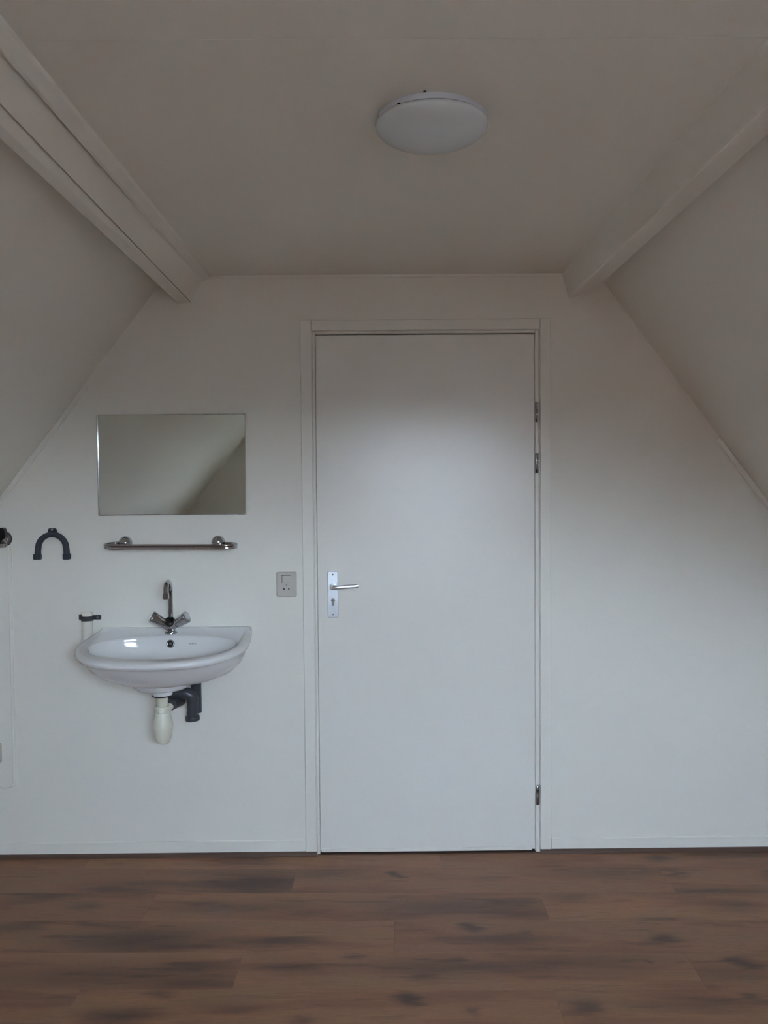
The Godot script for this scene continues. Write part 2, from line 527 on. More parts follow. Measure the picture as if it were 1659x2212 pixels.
func plank(fl: Node3D, xa: float, xb: float, za: float, zb: float, x0: float, m: Material, turn: Basis) -> void:
	var st := mb()
	var g := 0.0003
	var bev := 0.0001
	var zc := (za + zb) * 0.5
	var xc := (xa + xb) * 0.5
	var put := func(x: float, y: float, z: float) -> void:
		st.set_uv(Vector2((x + xc - x0) / PLANK_LONG, (z + zc - (zb - PLANK_WIDE)) / PLANK_WIDE))
		st.add_vertex(Vector3(x, y, z))
	var hx := (xb - xa) * 0.5 - g
	var hz := (zb - za) * 0.5 - g
	var rings := [[hx, hz, -0.009], [hx, hz, -bev], [hx - bev, hz - bev, 0.0]]
	var sg := [[-1, -1], [1, -1], [1, 1], [-1, 1]]
	for i in 2:
		for k in 4:
			var a: Array = sg[k]
			var b: Array = sg[(k + 1) % 4]
			var p: Array = rings[i]
			var q: Array = rings[i + 1]
			var v := [[a[0] * p[0], p[2], a[1] * p[1]], [b[0] * p[0], p[2], b[1] * p[1]], [b[0] * q[0], q[2], b[1] * q[1]], [a[0] * q[0], q[2], a[1] * q[1]]]
			for t in [0, 1, 2, 0, 2, 3]: put.call(v[t][0], v[t][1], v[t][2])
	var tp: Array = rings[2]
	for t in [0, 1, 2, 0, 2, 3]: put.call(sg[t][0] * tp[0], 0.0, sg[t][1] * tp[1])
	var o := obj("plank", st, m, fl)
	o.transform = Transform3D(turn, turn * Vector3(xc, 0, zc))

func door() -> void:
	var d := thing("door_1", "plain white flush door with aluminium lever handle", "door", Vector3.ZERO, "structure")
	# casing: a flat outer board and a rounded bead at the leaf
	var parts := [[-0.297, -0.010, -0.2545, 2.084], [0.6255, -0.010, 0.667, 2.084]]
	for p in parts:
		var st := mb()
		box(st, Vector3(p[0], p[1], -0.01), Vector3(p[2], p[3], 0.009), 0.002)
		obj("casing", st, M.trim, d)
	var s := mb()
	box(s, Vector3(-0.2545, 2.0435, -0.01), Vector3(0.6255, 2.084, 0.009), 0.002)
	obj("casing", s, M.trim, d)
	s = mb()
	box(s, Vector3(-0.2525, -0.01, -0.12), Vector3(-0.2412, 2.0415, 0.0045), 0.003)
	box(s, Vector3(0.6062, -0.01, -0.12), Vector3(0.6225, 2.0415, 0.0035), 0.003)
	box(s, Vector3(-0.2425, 2.0305, -0.12), Vector3(0.6075, 2.0415, 0.0045), 0.003)
	obj("jamb", s, M.trim, d)
	s = mb()
	box(s, Vector3(-0.26, -0.01, -0.16), Vector3(0.63, 2.06, -0.13))
	box(s, Vector3(-0.2425, -0.01, -0.075), Vector3(0.6075, 2.031, -0.06))
	obj("stop", s, M.dark, d)
	s = mb()
	box(s, Vector3(-0.2400, 0.012, -0.042), Vector3(0.6050, 2.0260, 0.0015), 0.0015)
	obj("leaf", s, M.door, d)
	s = mb()
	box(s, Vector3(-0.236, 0.008, -0.036), Vector3(0.592, 0.022, 0.004), 0.001)
	obj("draught_strip", s, M.trim, d)
	s = mb()
	box(s, Vector3(-0.25, -0.009, -0.06), Vector3(0.62, 0.002, 0.012), 0.002)
	obj("threshold", s, M.bead, d)
	# hinges
	for h in [[1.726, 0], [1.528, 0], [0.230, 1]]:
		s = mb()
		var x := 0.6125
		var hh := 0.038
		lathe(s, [[Vector2(0, hh), Vector2(0.006, hh)], [Vector2(0.006, hh), Vector2(0.0072, hh - 0.0015), Vector2(0.0072, 0.0095)], [Vector2(0.0072, 0.0095), Vector2(0.0055, 0.009)], [Vector2(0.0055, 0.009), Vector2(0.0055, 0.0075)], [Vector2(0.0055, 0.0075), Vector2(0.0072, 0.007)], [Vector2(0.0072, 0.007), Vector2(0.0072, -0.0035)], [Vector2(0.0072, -0.0035), Vector2(0.0055, -0.004)], [Vector2(0.0055, -0.004), Vector2(0.0055, -0.0055)], [Vector2(0.0055, -0.0055), Vector2(0.0072, -0.006)], [Vector2(0.0072, -0.006), Vector2(0.0072, -hh + 0.0015), Vector2(0.006, -hh)], [Vector2(0.006, -hh), Vector2(0, -hh)]], 24, Transform3D(Basis.IDENTITY, Vector3(x, h[0], 0.0085)))
		var hn := obj("hinge", s, M.chrome, d)
		s = mb()
		box(s, Vector3(x, h[0] - hh, 0.001), Vector3(x + 0.011, h[0] + hh, 0.0052), 0.0006)
		obj("hinge_leaf", s, M.steel, hn)
	# handle plate
	s = mb()
	plate(s, 0.0405, 0.179, 0.004, 0.008, 0.002, Vector3(-0.181, 1.0255, 0.0015))
	var hp := obj("handle_plate", s, M.alu, d)
	hp.set_meta("label", "brushed aluminium handle plate")
	s = mb()
	lathe(s, [[Vector2(0.0125, 0), Vector2(0.0125, 0.008), Vector2(0.011, 0.010)], [Vector2(0.011, 0.010), Vector2(0.0085, 0.0102), Vector2(0.0085, 0.03)]], 28, towards(Vector3(-0.181, 1.056, 0.009), Vector3.BACK))
	var path := bezier(Vector3(-0.181, 1.056, 0.034), Vector3(-0.181, 1.056, 0.056), Vector3(-0.172, 1.057, 0.054), Vector3(-0.150, 1.0585, 0.054), 8)
	path.append_array([Vector3(-0.115, 1.061, 0.054), Vector3(-0.086, 1.063, 0.053), Vector3(-0.083, 1.0632, 0.0525)])
	path.insert(0, Vector3(-0.181, 1.056, 0.02))
	var prof := PackedVector2Array()
	for k in 20:
		var a := TAU * k / 20
		prof.append(Vector2(sign(cos(a)) * pow(absf(cos(a)), 0.7) * 0.0085, sign(sin(a)) * pow(absf(sin(a)), 0.7) * 0.0085))
	sweep(s, path, prof, Vector3.UP, 0.92)
	obj("lever", s, M.alu, hp)
	s = mb()
	lathe(s, [[Vector2(0, 0.0035), Vector2(0.0082, 0.003)], [Vector2(0.0082, 0.003), Vector2(0.0085, 0)]], 24, towards(Vector3(-0.1805, 1.0035, 0.0092), Vector3.BACK))
	box(s, Vector3(-0.1855, 0.981, 0.0088), Vector3(-0.1755, 0.999, 0.0122), 0.002)
	obj("lock_cylinder", s, M.steel, hp)
	s = mb()
	box(s, Vector3(-0.1814, 1.0005, 0.0118), Vector3(-0.1796, 1.0085, 0.0129))
	obj("keyway", s, M.black, hp)
	for y in [1.103, 0.947]:
		s = mb()
		lathe(s, [[Vector2(0.0036, 0), Vector2(0.003, 0.0012)], [Vector2(0.003, 0.0012), Vector2(0.001, 0.0004), Vector2(0, 0.0004)]], 16, towards(Vector3(-0.181, y, 0.0093), Vector3.BACK))
		obj("screw", s, M.steel, hp)

func basin() -> void:
	var t := thing("washbasin", "white ceramic washbasin mounted on the wall below the mirror", "washbasin", Vector3(BX, 0, 0))
	var F := 72
	var B := 40
	var st := mb()
	var yr := func(z: float) -> float: return 0.897 - 0.085 * z
	# outer loops: half width, depth, superellipse power, height above the rim line, back z, back height
	var loops: Array = []
	var outer := func(a: float, d: float, p: float, dy: float, zb: float, yb: float, tilt: bool) -> void:
		var l := PackedVector3Array()
		for i in F + 1:
			var u := PI * i / F
			var z := zb + (d - zb) * pow(absf(sin(u)), 2.0 / p)
			var x := signf(cos(u)) * pow(absf(cos(u)), 2.0 / p) * a * (1.0 + 0.12 * minf(z / 0.25, 1.0))
			var y: float = (yr.call(z) + dy) if tilt else dy
			l.append(Vector3(x, lerpf(yb, y, smoothstep(zb, zb + 0.05, z)), z))
		for i in range(1, B):
			l.append(Vector3(lerpf(-a, a, float(i) / B), yb, zb))
		loops.append(l)
	# from the bottom up
	outer.call(0.090, 0.262, 2.4, 0.735, 0.0, 0.735, false)
	outer.call(0.150, 0.302, 2.4, 0.738, 0.0, 0.738, false)
	outer.call(0.200, 0.338, 2.4, 0.748, 0.0, 0.746, false)
	outer.call(0.236, 0.374, 2.5, 0.767, 0.0, 0.762, false)
	outer.call(0.258, 0.404, 2.6, 0.792, 0.0, 0.787, false)
	outer.call(0.270, 0.424, 2.7, 0.818, 0.0, 0.820, false)
	outer.call(0.274, 0.431, 2.7, -0.033, 0.0, 0.850, true)
	outer.call(0.283, 0.446, 2.75, -0.029, 0.0, 0.866, true)
	outer.call(0.289, 0.456, 2.8, -0.024, 0.0, 0.878, true)
	outer.call(0.2925, 0.463, 2.8, -0.014, 0.0, 0.890, true)
	outer.call(0.2920, 0.462, 2.8, -0.007, 0.0, 0.897, true)
	outer.call(0.289, 0.458, 2.8, -0.002, 0.0, 0.901, true)
	outer.call(0.285, 0.452, 2.8, 0.0, 0.002, 0.903, true)
	outer.call(0.279, 0.443, 2.8, 0.001, 0.014, 0.903, true)
	outer.call(0.273, 0.434, 2.8, 0.0, 0.019, 0.900, true)
	outer.call(0.269, 0.428, 2.8, -0.001, 0.023, 0.889, true)
	# bowl loops: half width, front z, back z, height below the rim line
	var inner := func(a: float, zf: float, zb: float, dy: float, flat: float) -> void:
		var l := PackedVector3Array()
		var zc := lerpf(zf, zb, 0.55)
		for i in F + B:
			var u := PI * i / F if i <= F else PI + PI * (i - F) / B
			var p := 2.25
			var x := signf(cos(u)) * pow(absf(cos(u)), 2.0 / p) * a
			var s := pow(absf(sin(u)), 2.0 / p)
			var z := zc + (zf - zc) * s if i <= F else zc - (zc - zb) * s
			l.append(Vector3(x + 0.008, lerpf(yr.call(z) - dy, 0.86 - dy, flat), z))
		loops.append(l)
	inner.call(0.264, 0.404, 0.098, 0.001, 0.0)
	inner.call(0.2615, 0.4015, 0.1005, 0.003, 0.0)
	for d in [0.009, 0.014, 0.020, 0.027, 0.034, 0.042, 0.050, 0.058, 0.066, 0.074, 0.081, 0.093, 0.102, 0.108, 0.111]:
		var k := sqrt(1.0 - pow(d / 0.1115, 2.0))      # an elliptical hollow
		inner.call(0.262 * k, 0.235 + 0.167 * k, 0.235 - 0.133 * k, d, smoothstep(0.0, 0.07, d))
	st.set_smooth_group(1)
	for k in loops.size() - 1:
		var n: int = loops[k].size()
		for i in n:
			var j := (i + 1) % n
			var a: Vector3 = loops[k][i]
			var b: Vector3 = loops[k][j]
			var c: Vector3 = loops[k + 1][j]
			var d: Vector3 = loops[k + 1][i]
			for q in [a, b, c, a, c, d]: st.add_vertex(q)
	var cb := Vector3(0, 0.734, 0.12)
	for i in loops[0].size():
		tri(st, cb, loops[0][i], loops[0][(i + 1) % loops[0].size()], Vector3.DOWN)
	obj("bowl", st, M.ceramic, t)
	st = mb()
	lathe(st, [[Vector2(0.108, 0.738), Vector2(0.103, 0.724), Vector2(0.092, 0.716), Vector2(0.070, 0.7105), Vector2(0.045, 0.7075), Vector2(0.039, 0.7065)], [Vector2(0.039, 0.7065), Vector2(0.036, 0.687)], [Vector2(0.036, 0.687), Vector2(0, 0.687)]], 40, Transform3D(Basis.IDENTITY, Vector3(-0.008, 0, 0.2)))
	obj("drain_boss", st, M.ceramic, t)
	st = mb()
	lathe(st, [[Vector2(0.034, 0.689), Vector2(0.0385, 0.688), Vector2(0.0388, 0.6855), Vector2(0.036, 0.684)], [Vector2(0.036, 0.684), Vector2(0.0, 0.684)]], 40, Transform3D(Basis.IDENTITY, Vector3(-0.008, 0, 0.2)))
	obj("gasket", st, M.black, t)
	# overflow in the back of the bowl
	st = mb()
	var ov := towards(Vector3(0.001, 0.857, 0.1048), Vector3(0, 0.19, 1))
	lathe(st, [[Vector2(0.0155, 0.0), Vector2(0.0155, 0.003), Vector2(0.013, 0.005), Vector2(0.0105, 0.0035)], [Vector2(0.0105, 0.0035), Vector2(0.010, 0.0012)]], 32, ov)
	var ring := obj("overflow_ring", st, M.chrome, t)
	st = mb()
	lathe(st, [[Vector2(0.0102, 0.0013), Vector2(0.0, 0.0016)]], 24, ov)
	obj("overflow_hole", st, M.dark, ring)
	st = mb()
	disc(st, 0.0055, 0.003, ov.origin, ov.basis.y)
	obj("overflow_pin", st, M.steel, ring)
	st = mb()
	lathe(st, [[Vector2(0.028, 0.746), Vector2(0.026, 0.7515), Vector2(0.012, 0.7525), Vector2(0.0, 0.7525)]], 28, Transform3D(Basis.IDENTITY, Vector3(0.008, 0, 0.235)))
	obj("drain_grate", st, M.chrome, t)
	# the small illegible maker's imprint printed inside the bowl
	st = mb()
	for k in 9:
		var x := 0.072 + k * 0.0031 + (0.002 if k > 1 else 0.0)
		var hgt := 0.0011 if k % 3 else 0.0022
		box(st, Vector3(x, 0.8565, 0.1040), Vector3(x + 0.0020, 0.8565 + hgt, IMPZ))
	obj("imprint", st, M.ink, t)

func mixer() -> void:
	var t := thing("mixer_tap", "chrome two-handle mixer tap standing on the washbasin", "tap", Vector3(-0.797, 0.8925, 0.066))
	var st := mb()
	lathe(st, [[Vector2(0.024, -0.002), Vector2(0.024, 0.002), Vector2(0.022, 0.004)], [Vector2(0.022, 0.004), Vector2(0.015, 0.008), Vector2(0.014, 0.02)]], 32)
	obj("base", st, M.chrome, t)
	# V-shaped body: two hexagonal arms meeting over the base
	st = mb()
	var hexa := PackedVector2Array()
	for k in 6: hexa.append(Vector2(cos(TAU * (k + 0.5) / 6), sin(TAU * (k + 0.5) / 6)) * 0.0175)
	var axes := [Vector3(-0.80, 0.52, 0.26).normalized(), Vector3(0.80, 0.52, 0.26).normalized()]
	for a in axes:
		sweep(st, [Vector3(0, 0.022, 0.004) - a * 0.006, Vector3(0, 0.022, 0.004) + a * 0.030], hexa, Vector3.BACK, 1.0, false)
	lathe(st, [[Vector2(0.012, 0.0), Vector2(0.019, 0.014), Vector2(0.020, 0.035), Vector2(0.016, 0.047), Vector2(0.010, 0.052)]], 28, Transform3D(Basis.IDENTITY, Vector3(0, 0.004, -0.002)))
	obj("body", st, M.chrome, t)
	st = mb()
	var cap := PackedVector2Array()
	for k in 7: cap.append(Vector2(0.0205 * cos(PI * 0.5 * k / 6), 0.006 * sin(PI * 0.5 * k / 6)))
	lathe(st, [[Vector2(0.0205, -0.006), Vector2(0.0205, 0)], Array(cap)], 32, towards(Vector3(-0.001, 0.047, 0.014), Vector3(0, 0.72, 0.69)))
	obj("index_cap", st, M.black, t)
	for a in axes:
		st = mb()
		var tri_prof := func(r: float) -> Array:
			var out: Array = []
			for k in 36:
				var g := TAU * k / 36
				out.append(r * (1.0 + 0.09 * cos(3.0 * g)))
			return out
		var fr := towards(Vector3(0, 0.022, 0.004), a)
		var rows := [[0.0150, 0.030], [0.0172, 0.034], [0.0220, 0.076], [0.0226, 0.080], [0.0212, 0.083], [0.0, 0.0845]]
		st.set_smooth_group(1)
		for k in rows.size() - 1:
			if k == 2: st.set_smooth_group(2)
			var p: Array = tri_prof.call(rows[k][0])
			var q: Array = tri_prof.call(rows[k + 1][0])
			for i in 36:
				var a0 := TAU * i / 36
				var a1 := TAU * (i + 1) / 36
				var j := (i + 1) % 36
				var v0 := fr * Vector3(p[i] * cos(a0), rows[k][1], p[i] * sin(a0))
				var v1 := fr * Vector3(p[j] * cos(a1), rows[k][1], p[j] * sin(a1))
				var v2 := fr * Vector3(q[j] * cos(a1), rows[k + 1][1], q[j] * sin(a1))
				var v4 := fr * Vector3(q[i] * cos(a0), rows[k + 1][1], q[i] * sin(a0))
				var out := fr.basis * Vector3(cos(a0), 0.5, sin(a0))
				tri(st, v0, v1, v2, out)
				if rows[k + 1][0] > 0.0: tri(st, v0, v2, v4, out)
		var hd := obj("handle", st, M.chrome, t)
		st = mb()
		lathe(st, [[Vector2(0.0145, 0.0), Vector2(0.0145, 0.0012)], [Vector2(0.0145, 0.0012), Vector2(0.0, 0.0016)]], 24, towards(Vector3(0, 0.022, 0.004) + a * 0.0842, a))
		obj("handle_cap", st, M.alu, hd)
	st = mb()
	var path: Array = [Vector3(0, 0.045, -0.002), Vector3(0, 0.09, -0.002), Vector3(0, 0.135, -0.001)]
	path.append_array(bezier(Vector3(0, 0.155, 0.0), Vector3(0.002, 0.215, 0.002), Vector3(0.010, 0.215, 0.108), Vector3(0.012, 0.162, 0.112), 20))
	tube(st, path, 0.0092, 20)
	var sp := obj("spout", st, M.chrome, t)
	st = mb()
	lathe(st, [[Vector2(0.009, 0.004), Vector2(0.0118, 0.002)], [Vector2(0.0118, 0.002), Vector2(0.0118, -0.014)], [Vector2(0.0118, -0.014), Vector2(0.010, -0.0155), Vector2(0.0, -0.0155)]], 24, Transform3D(Basis.IDENTITY, Vector3(0.012, 0.160, 0.112)))
	obj("aerator", st, M.chrome, sp)

func trap() -> void:
	var t := thing("bottle_trap", "cream plastic bottle trap hanging under the washbasin", "siphon", Vector3(BX - 0.008, 0, 0.2))
	var st := mb()
	lathe(st, [[Vector2(0.022, 0.684), Vector2(0.0195, 0.676), Vector2(0.0188, 0.640)]], 28)
	obj("tailpiece", st, M.trap, t)
	st = mb()
	lathe(st, [[Vector2(0.018, 0.648), Vector2(0.0245, 0.6475)], [Vector2(0.0245, 0.6475), Vector2(0.0262, 0.645), Vector2(0.0262, 0.625)], [Vector2(0.0262, 0.625), Vector2(0.022, 0.622)]], 12)
	obj("nut", st, M.trap, t)
	st = mb()
	lathe(st, [[Vector2(0.021, 0.627), Vector2(0.0255, 0.622), Vector2(0.0270, 0.616), Vector2(0.0355, 0.578), Vector2(0.0362, 0.5735)], [Vector2(0.0362, 0.5735), Vector2(0.0325, 0.5725)]], 36)
	obj("upper_body", st, M.trap, t)
	st = mb()
	lathe(st, [[Vector2(0.0335, 0.5745), Vector2(0.0346, 0.571), Vector2(0.034, 0.560), Vector2(0.0285, 0.529), Vector2(0.0235, 0.514), Vector2(0.018, 0.509), Vector2(0.0, 0.508)]], 36)
	obj("cup", st, M.trap, t)
	st = mb()
	tube(st, bezier(Vector3(0.004, 0.626, -0.006), Vector3(0.012, 0.627, -0.014), Vector3(0.018, 0.632, -0.022), Vector3(0.020, 0.637, -0.033), 10), 0.0130, 20)
	obj("outlet_arm", st, M.trap, t)

func pipes() -> void:
	var t := thing("waste_pipe", "dark grey plastic waste pipe with capped end under the washbasin", "pipe", Vector3(0, 0, 0))
	var st := mb()
	lathe(st, [[Vector2(0.034, 0.0), Vector2(0.033, 0.004), Vector2(0.027, 0.010)], [Vector2(0.027, 0.010), Vector2(0.02, 0.010)]], 32, towards(Vector3(-0.782, 0.618, 0.0), Vector3.BACK))
	var ros := obj("rosette", st, M.pvc, t)
	ros.set_meta("label", "white wall rosette")
	st = mb()
	tube(st, [Vector3(-0.779, 0.613, 0.0), Vector3(-0.7765, 0.641, 0.166)], 0.0205, 24)
	obj("wall_stub", st, M.grey, t)
	st = mb()
	tube(st, [Vector3(-0.835, 0.652, 0.055), Vector3(-0.748, 0.657, 0.055)], 0.0185, 24)
	var p := bezier(Vector3(-0.765, 0.656, 0.055), Vector3(-0.738, 0.657, 0.055), Vector3(-0.722, 0.652, 0.052), Vector3(-0.722, 0.625, 0.05), 12)
	tube(st, p, 0.0225, 24)
	obj("elbow", st, M.grey, t)
	st = mb()
	tube(st, [Vector3(-0.722, 0.640, 0.05), Vector3(-0.724, 0.560, 0.05)], 0.0205, 24)
	obj("branch_pipe", st, M.grey, t)
	st = mb()
	tube(st, [Vector3(-0.712, 0.731, 0.028), Vector3(-0.712, 0.575, 0.028)], 0.0195, 24)
	obj("riser", st, M.grey, t)
	st = mb()
	lathe(st, [[Vector2(0.0195, 0.018), Vector2(0.0265, 0.0165)], [Vector2(0.0265, 0.0165), Vector2(0.0275, 0.0145), Vector2(0.0275, 0.002), Vector2(0.026, 0.0)], [Vector2(0.026, 0.0), Vector2(0.0, 0.0)]], 32, Transform3D(Basis(Vector3.BACK, 0.05), Vector3(-0.7235, 0.549, 0.048)))
	obj("end_cap", st, M.grey, t)

	t = thing("standpipe", "short white open pipe held by a grey clip left of the washbasin", "pipe", Vector3(-1.126, 0, 0.032))
	st = mb()
	var path: Array = [Vector3(0, 0.968, 0), Vector3(0, 0.87, 0)]
	path.append_array(bezier(Vector3(0, 0.805, 0), Vector3(0, 0.780, 0), Vector3(0, 0.765, -0.012), Vector3(0, 0.765, -0.034), 8))
	tube(st, path, 0.0205, 28)
	obj("pipe", st, M.pvc, t)
	st = mb()
	lathe(st, [[Vector2(0.0205, 0.9675), Vector2(0.0195, 0.9690), Vector2(0.0185, 0.9688)], [Vector2(0.0185, 0.9688), Vector2(0.0, 0.9686)]], 28)
	obj("pipe_plug", st, M.pvc, t)
	st = mb()
	lathe(st, [[Vector2(0.0208, 0.936), Vector2(0.0232, 0.936)], [Vector2(0.0232, 0.936), Vector2(0.0234, 0.954)], [Vector2(0.0234, 0.954), Vector2(0.0208, 0.954)]], 32)
	box(st, Vector3(-0.032, 0.940, -0.006), Vector3(-0.020, 0.9585, 0.002), 0.001)
	box(st, Vector3(0.019, 0.940, -0.006), Vector3(0.052, 0.9565, 0.003), 0.0015)
	box(st, Vector3(-0.014, 0.938, -0.034), Vector3(0.014, 0.952, -0.018), 0.001)
	var clip := obj("pipe_clip", st, M.clip, t)
	st = mb()
	lathe(st, [[Vector2(0.0035, 0.0), Vector2(0.0028, 0.0015)], [Vector2(0.0028, 0.0015), Vector2(0.0, 0.0018)]], 14, towards(Vector3(0.040, 0.9485, 0.003), Vector3.BACK))
	obj("screw", st, M.steel, clip)

func wall_things() -> void:
	# mirror
	var t := thing("mirror", "frameless rectangular mirror hung above the washbasin", "mirror", Vector3(-0.7965, 1.5335, 0.0))
	var st := mb()
	box(st, Vector3(-0.283, -0.193, 0.001), Vector3(0.283, 0.193, 0.0058), 0.0004)
	obj("backing", st, M.dark, t)
	st = mb()
	var w := 0.2850
	var h := 0.1945
	var rings := [[0.0, 0.0048], [0.0035, 0.0064]]
	for k in 4:
		var sg := [Vector2(-1, -1), Vector2(1, -1), Vector2(1, 1), Vector2(-1, 1)]
		var a: Vector2 = sg[k]
		var b: Vector2 = sg[(k + 1) % 4]
		var o := Vector2(w, h)
		var i := o - Vector2.ONE * 0.0035
		quad(st, v3(a * o, 0.0048), v3(b * o, 0.0048), v3(b * i, 0.0064), v3(a * i, 0.0064), v3((a + b) * 0.5, 0.3))
	quad(st, Vector3(-w + 0.0035, -h + 0.0035, 0.0064), Vector3(w - 0.0035, -h + 0.0035, 0.0064), Vector3(w - 0.0035, h - 0.0035, 0.0064), Vector3(-w + 0.0035, h - 0.0035, 0.0064), Vector3.BACK)
	obj("mirror_glass", st, M.mirror, t)
	st = mb()
	tube(st, [Vector3(-w - 0.0005, -h, 0.0045), Vector3(-w - 0.0005, h, 0.0045)], 0.0032, 20)
	obj("polished_edge", st, M.chrome, t)

	# chrome rail below the mirror
	t = thing("glass_shelf_rail", "chrome oval rail on two ball mounts below the mirror", "rail", Vector3(-0.7965, 1.228, 0))
	st = mb()
	var path: Array = []
	path.append(Vector3(-0.178, 0.003, 0.030))
	for k in 13:
		var a := PI * (0.5 + float(k) / 12.0)
		path.append(Vector3(-0.202 + cos(a) * 0.040, lerpf(0.002, -0.003, k / 12.0), 0.072 - sin(a) * -1.0 * -0.040))
	for k in 13:
		var a := PI * (-0.5 + float(k) / 12.0)
		path.append(Vector3(0.216 + cos(a) * 0.040, lerpf(-0.006, -0.003, k / 12.0), 0.072 - sin(a) * 0.040))
	path.append(Vector3(0.178, 0.0, 0.030))
	var prof := PackedVector2Array()
	for p in [[-0.0022, -0.0075], [0.0, -0.0085], [0.0022, -0.0075], [0.0030, -0.0055], [0.0020, -0.0030], [0.0012, -0.0015], [0.0020, 0.000], [0.0034, 0.0035], [0.0024, 0.0070], [0.0, 0.0080], [-0.0024, 0.0070], [-0.0034, 0.0035], [-0.0020, 0.0], [-0.0012, -0.0015], [-0.0020, -0.0030], [-0.0030, -0.0055]]:
		prof.append(Vector2(p[0] * 1.2, p[1] * 1.25))
	sweep(st, path, prof, Vector3.UP)
	obj("rail", st, M.chrome, t)
	for x in [-0.179, 0.178]:
		st = mb()
		lathe(st, [[Vector2(0.019, 0.0), Vector2(0.019, 0.004), Vector2(0.012, 0.008)]], 28, towards(Vector3(x, 0.006, 0), Vector3.BACK))
		var sph: Array = []
		for k in 17: sph.append(Vector2(0.0262 * sin(PI * k / 16.0), 0.0262 * -cos(PI * k / 16.0)))
		sph.reverse()
		lathe(st, [sph], 32, Transform3D(Basis.IDENTITY, Vector3(x, 0.006, 0.028)))
		var bm := obj("ball_mount", st, M.chrome, t)
		st = mb()
		for dx in [-0.010, 0.010]:
			lathe(st, [[Vector2(0.0, 0.011), Vector2(0.0045, 0.0095), Vector2(0.0058, 0.006), Vector2(0.0058, -0.010), Vector2(0.004, -0.0135), Vector2(0.0, -0.0145)]], 18, Transform3D(Basis.IDENTITY, Vector3(x + dx, -0.002, 0.046)))
		obj("clamp", st, M.chrome, bm)

	# light switch with socket
	t = thing("switch_socket", "beige switch and socket plate left of the door casing", "switch", Vector3(-0.361, 1.066, 0))
	st = mb()
	plate(st, 0.078, 0.096, 0.006, 0.0095, 0.004, Vector3.ZERO)
	obj("cover_plate", st, M.beige, t)
	st = mb()
	box(st, Vector3(-0.0175, 0.007, 0.0085), Vector3(0.0165, 0.0365, 0.0099))
	obj("rocker_gap", st, M.dark, t)
	st = mb()
	prism(st, [Vector2(0.0095, 0.0075), Vector2(0.0128, 0.0080), Vector2(0.0108, 0.0345), Vector2(0.0088, 0.0345)], -0.0165, 0.0155)
	var rk := obj("rocker", st, M.beige, t)
	rk.transform = Transform3D(Basis(Vector3(0, 0, 1), Vector3(0, 1, 0), Vector3(-1, 0, 0)), Vector3(0, 0, 0))
	for x in [-0.0095, 0.0095]:
		st = mb()
		disc(st, 0.0030, 0.0012, Vector3(x, -0.0175, 0.0090), Vector3.BACK, 16, 0.0002)
		obj("socket_hole", st, M.black, t)
	st = mb()
	lathe(st, [[Vector2(0.0030, 0.0), Vector2(0.0026, 0.0012)], [Vector2(0.0026, 0.0012), Vector2(0.0, 0.0009)]], 16, towards(Vector3(0.0, -0.002, 0.0094), Vector3.BACK))
	obj("screw", st, M.steel, t)

	# hose hook: an arch of grey plastic with a fixing tab and two feet
	t = thing("hose_hook", "dark grey plastic arch for a drain hose on the wall left of the rail", "hose holder", Vector3(-1.2635, 1.171, 0))
	st = mb()
	path = [Vector3(-0.0555, 0.0, 0.011), Vector3(-0.0550, 0.035, 0.011)]
	for k in 21:
		var a := PI - PI * k / 20.0
		path.append(Vector3(cos(a) * 0.0535, 0.044 + sin(a) * 0.053, 0.011))
	path.append_array([Vector3(0.0550, 0.035, 0.011), Vector3(0.0555, 0.0, 0.011)])
	prof = PackedVector2Array()
	for p in [[-0.0095, -0.009], [0.0095, -0.009], [0.0105, -0.004], [0.0098, 0.005], [0.006, 0.009], [-0.006, 0.009], [-0.0098, 0.005], [-0.0105, -0.004]]:
		prof.append(Vector2(p[0], p[1]))
	sweep(st, path, prof, Vector3.BACK)
	obj("arch", st, M.hook, t)
	for s in [-1.0, 1.0]:
		st = mb()
		box(st, Vector3(minf(s * 0.043, s * 0.0700), 0.0, 0.001), Vector3(maxf(s * 0.043, s * 0.0700), 0.0225, 0.024), 0.003)
		obj("foot", st, M.hook, t)
	st = mb()
	prism(st, [Vector2(-0.020, 0.096), Vector2(0.020, 0.096), Vector2(0.0165, 0.108), Vector2(0.0145, 0.118), Vector2(0.011, 0.1205), Vector2(-0.011, 0.1205), Vector2(-0.0145, 0.118), Vector2(-0.0165, 0.108)], 0.001, 0.008)
	var tab := obj("fixing_tab", st, M.hook, t)
	st = mb()
	disc(st, 0.0035, 0.0018, Vector3(0, 0.115, 0.0078), Vector3.BACK, 16, 0.0006)
	obj("screw", st, M.pvc, tab)

	# boxed-in board at the left edge with a tap above and a socket on it
	t = thing("pipe_casing", "white painted board low on the wall left of the washbasin", "panel", Vector3(-1.425, 0, 0))
	st = mb()
	prism(st, [Vector2(-0.52, 0.282), Vector2(-0.02, 0.282), Vector2(-0.012, 0.280), Vector2(0.0, 0.287), Vector2(0.0, 1.225), Vector2(-0.14, 1.225), Vector2(-0.52, 0.72)], 0.0, 0.006)
	obj("cover_board", st, M.trim, t)
	st = mb()
	tube(st, [Vector3(-0.008, 1.220, 0.0065), Vector3(-0.008, 0.295, 0.0065)], 0.0045, 12)
	var q := bezier(Vector3(-0.012, 0.290, 0.0065), Vector3(-0.04, 0.272, 0.0065), Vector3(-0.06, 0.285, 0.0065), Vector3(-0.12, 0.290, 0.0065), 8)
	q.append(Vector3(-0.50, 0.290, 0.0065))
	tube(st, q, 0.0045, 12)
	obj("sealant_edge", st, M.trim, t)
	t = thing("socket_box", "beige socket box at the left picture edge near the floor", "socket", Vector3(-1.517, 0.418, 0.006))
	st = mb()
